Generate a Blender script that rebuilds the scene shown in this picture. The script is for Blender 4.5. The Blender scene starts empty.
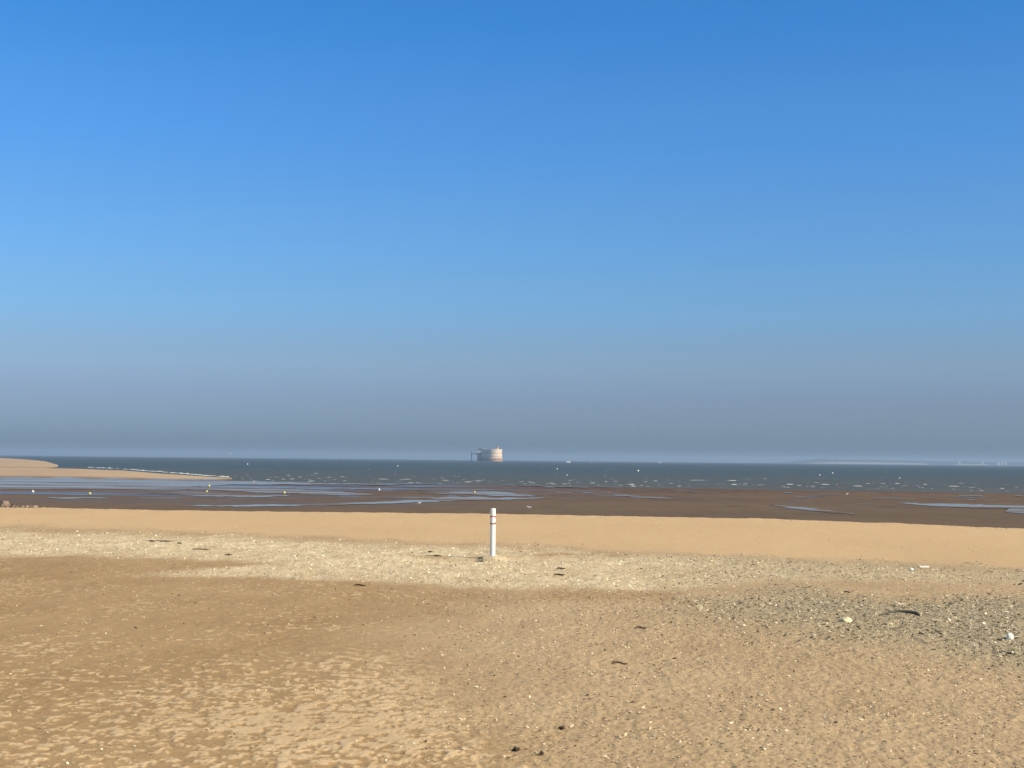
import bpy, bmesh, math, random
import numpy as np
from mathutils import Vector, Matrix
random.seed(7)
RNG = np.random.default_rng(11)
scene = bpy.context.scene
C = scene.collection
rad = math.radians

# ------------------------------------------------------------------ camera
F = 1400.0            # focal length in pixels of a 1024 wide frame
EYE = 2.0
TH = math.atan(75.9 / F)
PH = rad(0.575)
def hor_y(px): return 460.0 + (px - 512) * math.tan(PH)
fw = np.array([0, math.cos(TH), math.sin(TH)])
r0 = np.array([1.0, 0, 0]); u0 = np.cross(r0, fw)
rt = math.cos(PH) * r0 + math.sin(PH) * u0
up = -math.sin(PH) * r0 + math.cos(PH) * u0
cam_d = bpy.data.cameras.new("camera"); cam = bpy.data.objects.new("camera", cam_d); C.objects.link(cam)
M4 = Matrix(((rt[0], up[0], -fw[0], 0), (rt[1], up[1], -fw[1], 0), (rt[2], up[2], -fw[2], EYE), (0, 0, 0, 1)))
cam.matrix_world = M4
cam_d.sensor_width = 36.0; cam_d.lens = F / 1024 * 36.0
cam_d.clip_start = 0.1; cam_d.clip_end = 60000
scene.camera = cam

def at(px, py, z=0.0):
    """point of the horizontal plane z seen at photo pixel (px, py)"""
    d = fw * F + rt * (px - 512) - up * (py - 384)
    k = (z - EYE) / d[2]
    return Vector((d[0] * k, d[1] * k, z))
def at_dist(px, py, Y):
    d = fw * F + rt * (px - 512) - up * (py - 384)
    k = Y / d[1]
    return Vector((d[0] * k, Y, EYE + d[2] * k))
def project(X, Y, Z):
    Z = Z - EYE
    a = np.maximum(fw[1] * Y + fw[2] * Z, 0.8)
    b = rt[0] * X + rt[1] * Y + rt[2] * Z
    c = up[0] * X + up[1] * Y + up[2] * Z
    return 512 + F * b / a, 384 - F * c / a

# ------------------------------------------------------------------ numpy noise
_perm = RNG.permutation(4096).astype(np.int64)
_grad = RNG.uniform(0, 2 * np.pi, 4096)
_gx, _gy = np.cos(_grad), np.sin(_grad)
def perlin(x, y):
    xi = np.floor(x).astype(np.int64); yi = np.floor(y).astype(np.int64)
    xf = x - xi; yf = y - yi
    def g(ix, iy, dx, dy):
        h = _perm[(_perm[ix & 4095] + iy) & 4095]
        return _gx[h] * dx + _gy[h] * dy
    u = xf * xf * xf * (xf * (xf * 6 - 15) + 10); v = yf * yf * yf * (yf * (yf * 6 - 15) + 10)
    a = g(xi, yi, xf, yf); b = g(xi + 1, yi, xf - 1, yf)
    c = g(xi, yi + 1, xf, yf - 1); d = g(xi + 1, yi + 1, xf - 1, yf - 1)
    return ((a + (b - a) * u) + ((c + (d - c) * u) - (a + (b - a) * u)) * v) * 1.5
def fbm(x, y, o=4, g=0.5):
    s = 0; a = 1; n = 0
    for k in range(o):
        s = s + a * perlin(x * 2 ** k + 17.3 * k, y * 2 ** k + 5.1 * k); n += a; a *= g
    return s / n
def ss(a, b, x):
    t = np.clip((x - a) / (b - a), 0, 1); return t * t * (3 - 2 * t)

# ------------------------------------------------------------------ terrain
CP = np.array([at(px, py, .17)[:2] for px, py in ((-500, 503), (0, 507.8), (256, 511.6), (512, 514.2), (768, 519.2), (900, 523.6), (1024, 529.2), (1400, 548))])
def crest_d(X, Y):
    return (Y - np.interp(X, CP[:, 0], CP[:, 1])) * .96 + 0.8 * fbm(X * 0.11, Y * 0.11, 3)
SEA = -1.9; FLAT = -1.8
WL_T = np.array([-512, -400, -287, -212, 0, 250, 512, 800]) / F
WL_D = np.array([250., 245, 232, 214, 205, 198, 187, 170])
def base_height(X, Y):
    d = crest_d(X, Y)
    h = 0.17 * ss(-16, -0.5, d)
    fall = np.clip(d, 0, 200)
    h = h - np.where(fall > 0, fall * fall / (fall + 3.0) * 0.15, 0)
    t = X / np.maximum(np.abs(Y), 1.0)
    D = np.interp(t, WL_T, WL_D)
    flat = FLAT + 0.0028 * np.clip(150 - np.abs(Y), -60, 40) * 0 + 0.012 * fbm(X * 0.018, Y * 0.012, 3)
    flat = flat - 0.1 * ss(-0.25, 0.12, (np.abs(Y) - D) / D) - 0.004 * np.clip(np.abs(Y) - D, 0, 700)
    return np.maximum(h, flat)
def zone_masks(X, Y):
    """where each kind of beach surface lies, laid out on the ground"""
    u, v = project(X, Y, np.zeros_like(X))
    nz = fbm(X * 0.55, Y * 0.22, 4); nb = fbm(X * 2.3 + 40, Y * 0.9, 3)
    w = nz * 5 + nb * 2.0
    dep = np.clip(v - 459, 20, 400) / 100.0
    vv = v + w * dep ** 1.0
    vU = np.interp(u, [-200, 0, 256, 512, 640, 768, 1024, 1300], [522, 528, 536, 545, 552, 557, 568, 580])
    vB = np.interp(u, [-200, 0, 120, 240, 300, 360, 480, 640, 760, 900, 1024], [545, 551.5, 555, 559, 566, 578, 586, 591, 579, 578, 583])
    band = ss(-3, 6.0, vv - vU) * (1 - ss(-2.5, 5.5, vv - vB))
    tT = np.interp(u, [120, 200, 290, 360], [574.5, 569, 563, 560]); tB = np.interp(u, [120, 200, 320, 400, 480], [575, 577, 579, 582, 586])
    tongue = ss(-2, 2, v + w * .5 - tT) * (1 - ss(-2, 2, v + w * .5 - tB)) * ss(110, 240, u) * (1 - ss(420, 470, u))
    fade = np.interp(u, [560, 760, 1024], [1.0, 0.62, 0.55]) * (.5 + .5 * ss(0, 11, vv - vU)) * (.82 + .5 * fbm(X * .4 + 8, Y * .2, 3))
    shell = np.maximum(band, tongue) * fade
    berm = 1 - ss(-3, 2, vv - vU)
    gT = np.interp(u, [560, 640, 760, 900, 1024, 1300], [602, 596, 592, 595, 599, 606])
    gB = np.interp(u, [560, 640, 760, 900, 1024, 1300], [602, 606, 626, 648, 684, 740])
    gn = fbm(X * .35 + 20, Y * .25, 3)
    grey = ss(-8, 14, vv - gT + 10 * gn) * (1 - ss(-34, 22, vv - gB + 16 * gn)) * ss(560, 760, u) * (.8 + .4 * gn)
    grey = np.maximum(grey, 0.22 * band * ss(600, 760, u))
    brown_edge = np.interp(v, [550, 600, 650, 768, 900], [640, 470, 400, 560, 640])
    brown = (1 - ss(-160, 120, u + w * 14 - brown_edge)) * (1 - berm) * (1 - np.clip(shell, 0, 1))
    brown = np.maximum(brown, 0.8 * ss(470, 560, u) * (1 - ss(640, 720, u)) * ss(583, 592, vv) * (1 - ss(600, 608, vv)))
    wl = np.interp(u, [380, 440, 500, 560, 640], [555, 557, 557.5, 553.5, 557]) + 1.2 * nz
    wrk = np.exp(-((v - wl) / 2.0) ** 2) * ss(380, 430, u) * (1 - ss(600, 660, u)) * ss(-.35, .15, fbm(X * .8, Y * .5 + 3, 3))
    brown = np.maximum(brown, wrk); shell = shell * (1 - .9 * wrk)
    spk = (1 - berm) * ss(300, 620, u) * ss(575, 600, v)
    pale = ss(600, 690, v + 12 * nz) * (1 - ss(-40, 140, u - brown_edge)) * np.interp(u, [0, 250, 420, 600], [.75, 1, 1, .6])
    pale = np.maximum(pale, 0.46 * ss(556, 572, v)) 
    return dict(u=u, v=v, shell=shell, berm=berm, grey=grey, brown=brown, spk=spk, pale=pale)
def patches(X, Y):
    """raised crust of paler dry sand (0..1 shape before thresholding)"""
    a = fbm(X * 6.5 + 3, Y * 6.5, 3, .65); b = fbm(X * 17.0, Y * 13 + 9, 2)
    c = fbm(X * 0.45, Y * 0.5 + 30, 3)
    return a + 0.4 * b + 0.45 * c
def ground_z(X, Y, zm=None):
    h = base_height(X, Y)
    if zm is None: zm = zone_masks(X, Y)
    near = 1 - ss(55, 70, np.abs(Y))
    p = patches(X, Y)
    pal = ss(0.42, -0.05, 0 * p) * 0
    thr = 0.60 - 0.60 * zm['pale']
    crust = ss(thr - 0.10, thr + 0.24, p) * np.clip(zm['brown'] * 1.3, 0, 1)
    h = h + near * (0.008 * crust
        + 0.012 * zm['brown'] * fbm(X * 3.1, Y * 2.2, 4, .6)
        + 0.012 * (1 - zm['berm']) * fbm(X * 1.1 + 7, Y * 0.7, 3)
        + 0.012 * (zm['spk'] + 0.12) * fbm(X * 12, Y * 8, 3, .7)
        + 0.012 * zm['spk'] * fbm(X * 3.4 + 9, Y * 1.9, 3, .6)
        + 0.035 * np.clip(zm['shell'] + zm['grey'] * .6, 0, 1) * fbm(X * 1.6, Y * 1.2, 4, .6)
        + 0.015 * np.clip(zm['shell'] + zm['grey'], 0, 1) * fbm(X * 9, Y * 8, 2)
        + 0.008 * zm['berm'] * fbm(X * 2.0, Y * 1.2, 3)
        + 0.035 * np.exp(-((crest_d(X, Y) + .3) / 1.6) ** 2) * fbm(X * 1.3 + 2, Y * .8, 4, .6))
    wr = wrack_depth(X, Y)
    h = h + near * wr
    return h, crust
def wrack_depth(X, Y):
    px, py = POST[0], POST[1]
    m = np.exp(-(((X - px) / 0.30) ** 2 + ((Y - py) / 0.42) ** 2)) * 0.085
    # shallow scour either side of the post and a low ridge behind it
    l1 = -0.06 * np.exp(-(((Y - py + 0.25 - 0.35 * np.sin((X - px) * 1.1)) / 0.45) ** 2)) * np.exp(-(((X - px) / 2.6) ** 4))
    return m + l1
POST = at(492.5, 557.5, 0.02)

def mesh_from(name, V, Q, attrs=None, smooth=True):
    me = bpy.data.meshes.new(name)
    V = np.ascontiguousarray(V, dtype=np.float32); Q = np.ascontiguousarray(Q, dtype=np.int32)
    k = Q.shape[1]
    me.vertices.add(len(V)); me.vertices.foreach_set("co", V.ravel())
    me.loops.add(Q.size); me.loops.foreach_set("vertex_index", Q.ravel())
    me.polygons.add(len(Q)); me.polygons.foreach_set("loop_start", np.arange(0, Q.size, k, dtype=np.int32))
    me.update(calc_edges=True)
    if smooth: me.polygons.foreach_set("use_smooth", np.ones(len(Q), dtype=bool))
    for an, arr in (attrs or {}).items():
        if arr.ndim == 1:
            a = me.attributes.new(an, 'FLOAT', 'POINT'); a.data.foreach_set("value", arr.astype(np.float32))
        else:
            a = me.attributes.new(an, 'FLOAT_COLOR', 'POINT')
            full = np.ones((len(arr), 4), np.float32); full[:, :3] = arr
            a.data.foreach_set("color", full.ravel())
    me.validate(); me.update()
    return me
def link(name, me, mat=None, parent=None):
    o = bpy.data.objects.new(name, me); C.objects.link(o)
    if mat is not None: me.materials.append(mat)
    if parent is not None: o.parent = parent
    return o
def tag(o, label=None, cat=None, group=None, kind=None):
    if label: o['label'] = label
    if cat: o['category'] = cat
    if group: o['group'] = group
    if kind: o['kind'] = kind
    return o
def empty(name, loc, rz=0.0):
    o = bpy.data.objects.new(name, None); C.objects.link(o); o.location = loc; o.rotation_euler = (0, 0, rz)
    o.empty_display_size = 0.1
    return o
def grid_quads(nr, nc):
    i = np.arange(nr - 1)[:, None] * nc + np.arange(nc - 1)[None, :]
    i = i.ravel(); return np.stack([i, i + 1, i + nc + 1, i + nc], 1)

# ------------------------------------------------------------------ materials
def new_mat(name):
    m = bpy.data.materials.new(name); m.use_nodes = True
    nt = m.node_tree; b = nt.nodes['Principled BSDF']; return m, nt, b
def N(nt, typ, **kw):
    n = nt.nodes.new(typ)
    for k, v in kw.items():
        if k.startswith('i_'): n.inputs[k[2:].replace('_', ' ')].default_value = v
        else: setattr(n, k, v)
    return n
def mixc(nt, fac, a, b, blend='MIX'):
    n = nt.nodes.new('ShaderNodeMix'); n.data_type = 'RGBA'; n.blend_type = blend
    for s, v in ((0, fac), (6, a), (7, b)):
        if isinstance(v, (int, float)): n.inputs[s].default_value = v
        elif isinstance(v, tuple): n.inputs[s].default_value = (*v, 1)
        else: nt.links.new(v, n.inputs[s])
    return n.outputs[2]
def mrange(nt, v, a, b, c=0.0, d=1.0):
    n = nt.nodes.new('ShaderNodeMapRange'); nt.links.new(v, n.inputs[0])
    n.inputs[1].default_value = a; n.inputs[2].default_value = b; n.inputs[3].default_value = c; n.inputs[4].default_value = d
    return n.outputs[0]
def noise(nt, vec, scale, detail=3, rough=0.55):
    n = nt.nodes.new('ShaderNodeTexNoise'); nt.links.new(vec, n.inputs['Vector'])
    n.inputs['Scale'].default_value = scale; n.inputs['Detail'].default_value = detail; n.inputs['Roughness'].default_value = rough
    return n.outputs[0]
def mapping(nt, sx, sy, sz, src=None):
    g = nt.nodes.new('ShaderNodeNewGeometry'); m = nt.nodes.new('ShaderNodeMapping')
    nt.links.new(g.outputs['Position'] if src is None else src, m.inputs['Vector'])
    m.inputs['Scale'].default_value = (sx, sy, sz); return m.outputs[0]
def simple(name, col, rough=0.8, var=0.15, scale=6.0, spec=0.3, bump=0.0, metal=0.0):
    m, nt, b = new_mat(name)
    tc = nt.nodes.new('ShaderNodeTexCoord').outputs['Object']
    f = noise(nt, tc, scale, 4)
    c1 = tuple(min(1, c * (1 + var)) for c in col); c0 = tuple(c * (1 - var * 1.4) for c in col)
    nt.links.new(mixc(nt, mrange(nt, f, .3, .7), c0, c1), b.inputs['Base Color'])
    b.inputs['Roughness'].default_value = rough; b.inputs['Specular IOR Level'].default_value = spec
    b.inputs['Metallic'].default_value = metal
    if bump:
        bn = nt.nodes.new('ShaderNodeBump'); bn.inputs['Strength'].default_value = bump; bn.inputs['Distance'].default_value = .02
        nt.links.new(noise(nt, tc, scale * 4, 3), bn.inputs['Height']); nt.links.new(bn.outputs[0], b.inputs['Normal'])
    return m

# sand: colour by the kind of surface, plus grain
SAND, nt, bs = new_mat('beach_sand')
pos = nt.nodes.new('ShaderNodeNewGeometry').outputs['Position']
def attr(n):
    a = nt.nodes.new('ShaderNodeAttribute'); a.attribute_name = n; return a
za = attr('zone_a'); zb = attr('zone_b')
sa = nt.nodes.new('ShaderNodeSeparateColor'); nt.links.new(za.outputs['Color'], sa.inputs[0])
sb_ = nt.nodes.new('ShaderNodeSeparateColor'); nt.links.new(zb.outputs['Color'], sb_.inputs[0])
shell_m, grey_m, brown_m = sa.outputs; berm_m, crust_m, flat_m = sb_.outputs
spk_m = attr('speckle').outputs['Fac']
big = noise(nt, mapping(nt, .25, .12, .2), 1, 4); mid = noise(nt, mapping(nt, 1.4, .7, 1), 1, 4)
tone = noise(nt, mapping(nt, .55, .42, 1), 1, 5, .6); fine = noise(nt, pos, 38, 4, .7); grain = noise(nt, pos, 130, 3, .7)
base = mixc(nt, mrange(nt, mid, .3, .7), (.47, .335, .195), (.525, .38, .225))
berm = mixc(nt, mrange(nt, big, .3, .7), (.535, .358, .192), (.590, .398, .218))
brown = mixc(nt, mrange(nt, big, .35, .65), (.385, .248, .122), (.445, .298, .155))
brown = mixc(nt, mrange(nt, mid, .35, .7, 0, .5), brown, (.43, .285, .145))
crust = mixc(nt, mrange(nt, mid, .3, .7), (.56, .395, .225), (.62, .45, .27))
shellc = mixc(nt, mrange(nt, fine, .3, .7), (.62, .485, .300), (.78, .645, .435))
greyc = mixc(nt, mrange(nt, fine, .35, .65), (.27, .222, .14), (.42, .345, .22))
flatn = noise(nt, mapping(nt, .03, .05, 1), 1, 4)
flat2 = noise(nt, mapping(nt, .5, .12, 1), 1, 5)
flatc = mixc(nt, mrange(nt, flatn, .4, .6), (.100, .056, .029), (.138, .080, .040))
flatc = mixc(nt, mrange(nt, flat2, .35, .75, 0, .45), flatc, (.20, .135, .08))
c = base
c = mixc(nt, brown_m, c, brown)
streak = noise(nt, mapping(nt, 9, 16, 9), 1, 5, .72)
c = mixc(nt, mrange(nt, streak, .35, .62), mixc(nt, 1.0, c, (.84, .81, .78), 'MULTIPLY'), c)
c = mixc(nt, crust_m, c, crust)
c = mixc(nt, mrange(nt, tone, .34, .62), mixc(nt, 1.0, c, (.88, .86, .83), 'MULTIPLY'), c)
lump = noise(nt, mapping(nt, 2.2, 1.0, 2), 1, 5, .65)
shellc = mixc(nt, mrange(nt, lump, .4, .62), mixc(nt, 1.0, shellc, (.76, .72, .66), 'MULTIPLY'), shellc)
c = mixc(nt, berm_m, c, berm)
c = mixc(nt, shell_m, c, shellc)
c = mixc(nt, grey_m, c, greyc)
# grains: speckles of shell and dark grit
f1 = mrange(nt, grain, .62, .72)
mm = nt.nodes.new('ShaderNodeMath'); mm.operation = 'MULTIPLY'; nt.links.new(f1, mm.inputs[0]); nt.links.new(mrange(nt, spk_m, 0, 1, .12, .7), mm.inputs[1])
c = mixc(nt, mm.outputs[0], c, (.70, .60, .43))
f2 = mrange(nt, noise(nt, pos, 55, 3, .75), .36, .30)
m2 = nt.nodes.new('ShaderNodeMath'); m2.operation = 'MULTIPLY'; nt.links.new(f2, m2.inputs[0]); nt.links.new(mrange(nt, spk_m, 0, 1, .08, .75), m2.inputs[1])
c = mixc(nt, m2.outputs[0], c, (.16, .105, .06))
c = mixc(nt, flat_m, c, flatc)
sxyz = nt.nodes.new('ShaderNodeSeparateXYZ'); nt.links.new(pos, sxyz.inputs[0])
wetn = noise(nt, mapping(nt, .018, .075, 1), 1, 5, .6)
def mul(a_, b_):
    m_ = nt.nodes.new('ShaderNodeMath'); m_.operation = 'MULTIPLY'; nt.links.new(a_, m_.inputs[0]); nt.links.new(b_, m_.inputs[1]); return m_.outputs[0]
wet = mul(mul(mrange(nt, wetn, .47, .60), flat_m), mul(mrange(nt, sxyz.outputs['X'], 25, -15), mrange(nt, sxyz.outputs['Y'], 105, 150)))
c = mixc(nt, mul(flat_m, mrange(nt, sxyz.outputs['Y'], 175, 120, 0, .45)), c, (.15, .105, .058))
c = mixc(nt, wet, c, (.10, .075, .058))
nt.links.new(c, bs.inputs['Base Color'])
rgh = nt.nodes.new('ShaderNodeMix'); nt.links.new(wet, rgh.inputs[0]); nt.links.new(mrange(nt, flat_m, 0, 1, .95, .75), rgh.inputs[2]); rgh.inputs[3].default_value = .20
nt.links.new(rgh.outputs[0], bs.inputs['Roughness'])
nt.links.new(mrange(nt, wet, 0, 1, .12, .25), bs.inputs['Specular IOR Level'])
bmp = nt.nodes.new('ShaderNodeBump'); bmp.inputs['Distance'].default_value = .016
nt.links.new(mrange(nt, flat_m, 0, 1, .5, .1), bmp.inputs['Strength'])
nt.links.new(fine, bmp.inputs['Height']); nt.links.new(bmp.outputs[0], bs.inputs['Normal'])

# ------------------------------------------------------------------ ground sheet
dep = np.concatenate([np.arange(330, 48, -0.42), np.arange(48, 9, -0.16), np.geomspace(9, 0.2, 46)])
Yr = 2800.0 / dep
Yr = np.concatenate([-np.geomspace(60, 2, 12), np.linspace(-1, 5, 20), np.linspace(5.2, 8.45, 60), Yr])
tc_ = np.linspace(-.44, .44, 1040)
side = .44 * np.geomspace(1.006, 4.5, 60)
Tc = np.concatenate([-side[::-1], tc_, side])
W = np.sqrt(Yr ** 2 + 36.0)
XX = Tc[None, :] * W[:, None]; YY = np.repeat(Yr[:, None], len(Tc), 1)
zm = zone_masks(XX, YY)
ZZ, CR = ground_z(XX, YY, zm)
dcrest = crest_d(XX, YY)
flatm = ss(1.0, 8.0, dcrest)
V = np.stack([XX, YY, ZZ], -1).reshape(-1, 3)
A = np.stack([zm['shell'], zm['grey'], zm['brown']], -1).reshape(-1, 3).clip(0, 1)
B = np.stack([zm['berm'], CR, flatm], -1).reshape(-1, 3).clip(0, 1)
me = mesh_from('ground', V, grid_quads(len(Yr), len(Tc)), dict(zone_a=A, zone_b=B, speckle=zm['spk'].ravel().clip(0, 1)))
ground = tag(link('ground', me, SAND), 'sandy beach, shell bank and wet tidal flat down to the sea', kind='structure')
def gz(x, y):
    X = np.array([[float(x)]]); Y = np.array([[float(y)]])
    return float(ground_z(X, Y)[0][0, 0])
def on_ground(px, py):
    z = 0.0
    for _ in range(4):
        p = at(px, py, z); z = gz(p.x, p.y)
    return Vector((p.x, p.y, z))

# ------------------------------------------------------------------ water
def water_mat(name, col, rough, bstr, sx, sy, spec=0.5):
    m, nt, b = new_mat(name)
    b.inputs['Base Color'].default_value = (*col, 1); b.inputs['Roughness'].default_value = rough
    b.inputs['IOR'].default_value = 1.33; b.inputs['Specular IOR Level'].default_value = spec
    n1 = noise(nt, mapping(nt, sx, sy, 1), 1, 6, .62)
    bp = nt.nodes.new('ShaderNodeBump'); bp.inputs['Strength'].default_value = bstr; bp.inputs['Distance'].default_value = .25
    nt.links.new(n1, bp.inputs['Height']); nt.links.new(bp.outputs[0], b.inputs['Normal'])
    return m, nt, b
SEAM, snt, sbs = water_mat('sea_water', (.07, .1, .105), .5, .9, .35, .6, .15)
silt = noise(snt, mapping(snt, .004, .03, 1), 1, 4)
patch = noise(snt, mapping(snt, .05, .03, 1), 1, 5)
g_ = snt.nodes.new('ShaderNodeNewGeometry'); sx_ = snt.nodes.new('ShaderNodeSeparateXYZ'); snt.links.new(g_.outputs['Position'], sx_.inputs[0])
near_ = mrange(snt, sx_.outputs['Y'], 190, 520, 1, 0)
cc = mixc(snt, mrange(snt, silt, .35, .65), (.054, .075, .078), (.070, .086, .084))
cc = mixc(snt, near_, cc, (.105, .096, .072))
cc = mixc(snt, mrange(snt, patch, .4, .7, 0, .3), cc, (.036, .058, .058))
snt.links.new(cc, sbs.inputs['Base Color'])
ys = np.concatenate([3.9 * 1400 / np.arange(36, 8, -.12), np.geomspace(3.9 * 1400 / 7.9, 12500, 60)])
ts = np.concatenate([np.linspace(-2, -.43, 30), np.linspace(-.425, .425, 700), np.linspace(.43, 2, 30)])
SX = ts[None, :] * ys[:, None]; SY = np.repeat(ys[:, None], len(ts), 1)
amp = ss(150, 210, SY) * (1 - ss(900, 1600, SY))
SZ = SEA + amp * (0.07 * fbm(SX * .06, SY * .16, 3) + .05 * fbm(SX * .3, SY * .5, 2))
sea = tag(link('sea', mesh_from('sea', np.stack([SX, SY, SZ], -1).reshape(-1, 3), grid_quads(len(ys), len(ts))), SEAM),
          'grey blue sea reaching the horizon', kind='structure')

POOLM, pnt, pbs = water_mat('pool_water', (.19, .165, .125), .06, 0.0, 1.2, 2.0, .42)
pn = noise(pnt, mapping(pnt, .035, .14, 1), 1, 6, .62)
pf = mrange(pnt, pn, .45, .60, 0, .9)
pnt.links.new(mixc(pnt, pf, (.27, .22, .155), (.12, .078, .046)), pbs.inputs['Base Color'])
pnt.links.new(mrange(pnt, pf, 0, 1, .06, .7), pbs.inputs['Roughness']); pnt.links.new(mrange(pnt, pf, 0, 1, .34, .1), pbs.inputs['Specular IOR Level'])
def wavy(pts, step=6, amp=.35, seed=0):
    """outline with small uneven bays"""
    r = random.Random(seed); out = []
    for (x0, y0), (x1, y1) in zip(pts, pts[1:] + pts[:1]):
        n = max(1, int(abs(x1 - x0) / step))
        for k in range(n):
            f = k / n
            out.append((x0 + (x1 - x0) * f + r.uniform(-1, 1), y0 + (y1 - y0) * f + (r.uniform(-amp, amp) if k else 0)))
    return out
def pool(pts, seed, z=FLAT + .035, amp=.3):
    w = [at(px, py, z) for px, py in wavy(pts, 7, amp, seed)]
    bm = bmesh.new(); bm.faces.new([bm.verts.new(p) for p in w])
    bmesh.ops.recalc_face_normals(bm, faces=bm.faces)
    for f in bm.faces:
        if f.normal.z < 0: f.normal_flip()
    bmesh.ops.triangulate(bm, faces=bm.faces)
    me = bpy.data.meshes.new('tidal_pool'); bm.to_mesh(me); bm.free()
    return tag(link('tidal_pool', me, POOLM), 'shallow blue pool on the brown tidal flat', kind='structure')
pools = [
 [(-160, 476.2), (0, 476.2), (60, 476.5), (140, 478), (215, 479.3), (232, 480.6), (320, 483), (420, 485.2), (330, 484.6), (240, 484.4), (190, 486.4), (255, 487), (330, 491), (382, 494), (340, 495.2), (262, 492.6), (205, 489.2), (165, 489.6), (110, 488.8), (40, 489.4), (0, 489.6), (-160, 490)],
 [(150, 493.2), (185, 491.6), (245, 494.6), (300, 494.8), (262, 497.0), (205, 496.2)],
 [(45, 497.6), (90, 496.9), (108, 497.7), (70, 498.7)],
 [(178, 505.6), (250, 504.8), (330, 503.6), (400, 500.6), (430, 498.6), (450, 496.6), (520, 498.0), (556, 497.4), (520, 499.2), (470, 500.4), (400, 503.0), (330, 505.2), (250, 506.6)],
 [(440, 492.2), (466, 490.6), (500, 491.4), (540, 496.6), (500, 496.0), (470, 494.0)],
 [(573, 491.4), (590, 492.0), (600, 493.0), (585, 492.8)],
 [(612, 494.4), (640, 495.8), (676, 498.2), (668, 499.2), (640, 497.6), (618, 495.6)],
 [(768, 504.6), (800, 507.0), (850, 512.2), (856, 514.2), (830, 512.8), (790, 508.2)],
 [(900, 503.0), (950, 503.8), (1024, 505.6), (1150, 508), (1150, 513), (1024, 513.6), (1004, 512.2), (1010, 508.4), (960, 507.6), (925, 505.4)],
 [(1000, 528.0), (1040, 528.8), (1120, 531), (1040, 530.4)],
 [(500, 484.6), (560, 486.0), (590, 487.2), (548, 486.6)],
]
for i, p in enumerate(pools): pool(p, i, amp=.42)
bm = bmesh.new(); rs = random.Random(5)      # thin films and slivers of water left round the larger pools
for k_ in range(120):
    if k_ < 88: px = rs.uniform(-120, 620); py = hor_y(px) + rs.triangular(24, 42, 30)
    else: px = rs.uniform(560, 1100); py = hor_y(px) + rs.triangular(27, 46, 31)
    wd = rs.uniform(8, 60) * (1.0 if k_ < 88 else .6); hh = rs.uniform(.12, .38); tl = rs.uniform(-.012, .03)
    o_ = []
    for j in range(14):
        a_ = j / 14 * 6.2832; o_.append((px + math.cos(a_) * wd / 2, py + math.sin(a_) * hh * rs.uniform(.5, 1.2) + math.cos(a_) * wd / 2 * tl))
    f_ = bm.faces.new([bm.verts.new(at(x_, y_, FLAT + .028 + k_ * .00003)) for x_, y_ in o_])
    f_.normal_update()
    if f_.normal.z < 0: f_.normal_flip()
me = bpy.data.meshes.new('tidal_pool'); bm.to_mesh(me); bm.free()
tag(link('tidal_pool', me, POOLM), 'thin slivers of water left on the tidal flat', kind='structure')

# long low sandbank reaching into the sea on the left
BANK, knt, kbs = new_mat('bank_sand')
kn = noise(knt, mapping(knt, .02, .006, 1), 1, 4)
ka = knt.nodes.new('ShaderNodeAttribute'); ka.attribute_name = 'dry'
kc = mixc(knt, mrange(knt, kn, .35, .65), (.40, .26, .145), (.48, .325, .185))
knt.links.new(mixc(knt, ka.outputs['Fac'], (.15, .10, .062), kc), kbs.inputs['Base Color']); kbs.inputs['Roughness'].default_value = .9
def bank(name, rows, xs, label):
    """rows: (list of py over knots, z, dry); knots in px"""
    knots = rows[0][0]
    xf = np.arange(knots[0], knots[-1] + .1, 3.0)
    Vs = []; dry = []
    n = len(rows)
    dense = []
    for a, b in zip(rows[:-1], rows[1:]):
        for k in range(5): dense.append((a, b, k / 5))
    dense.append((rows[-1], rows[-1], 0))
    for a, b, f in dense:
        for x in xf:
            ya = np.interp(x, a[0], a[1]); yb = np.interp(x, b[0], b[1])
            tp = min(1.0, max(.03, (xf[-1] - x) / (110.0 if xf[-1] > 100 else 30.0)))
            za_, zb_ = [z_ if z_ < -1.85 else -1.79 + (z_ + 1.79) * tp for z_ in (a[2], b[2])]
            pa = at(x, ya, za_); pb = at(x, yb, zb_)
            g = f * f * (3 - 2 * f)
            p = pa.lerp(pb, f); p.z = za_ + (zb_ - za_) * g + .03 * tp * math.sin(x * .13 + p.y * .01)
            Vs.append(p[:]); dry.append(a[3] + (b[3] - a[3]) * f)
    Vs = [(v[0], v[1], -2.4) for v in Vs[:len(xf)]] + Vs; dry = dry[:len(xf)] + dry
    me = mesh_from(name, np.array(Vs), grid_quads(len(dense) + 1, len(xf)), dict(dry=np.array(dry)))
    return tag(link(name, me, BANK), label, kind='structure')
k = [-260, -60, 0, 60, 120, 170, 215, 233]
bank('sandbank', [
  (k, [478, 477.6, 477.5, 478.2, 479.3, 479.8, 479.6, 478.6], -1.78, .0),
  (k, [476.6, 476.4, 476.4, 477.0, 478.3, 479.1, 479.2, 478.5], -1.74, .35),
  (k, [474.5, 474.6, 474.8, 475.0, 476.3, 478.0, 478.7, 478.3], -1.62, 1.0),
  (k, [468.5, 468.2, 468.2, 468.8, 470.8, 474.6, 477.4, 478.0], -1.45, 1.0),
  (k, [467.4, 467.2, 467.3, 467.8, 470.0, 474.0, 477.0, 477.8], -2.1, .2)], None, 'low sandbank running out into the sea on the left')
k = [-260, -60, 0, 24, 45, 60]
bank('sandbank', [
  (k, [468.6, 468.2, 468.2, 468.4, 468.2, 466.8], -1.85, .1),
  (k, [466.8, 466.6, 466.6, 467.0, 467.2, 466.5], -1.6, .9),
  (k, [457.6, 457.6, 458.2, 459.6, 461.4, 465.6], -1.0, 1.0),
  (k, [457.2, 457.2, 457.8, 459.2, 461.2, 465.4], -2.1, .3)], None, 'far sandbank behind the nearer one on the left')

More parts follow.
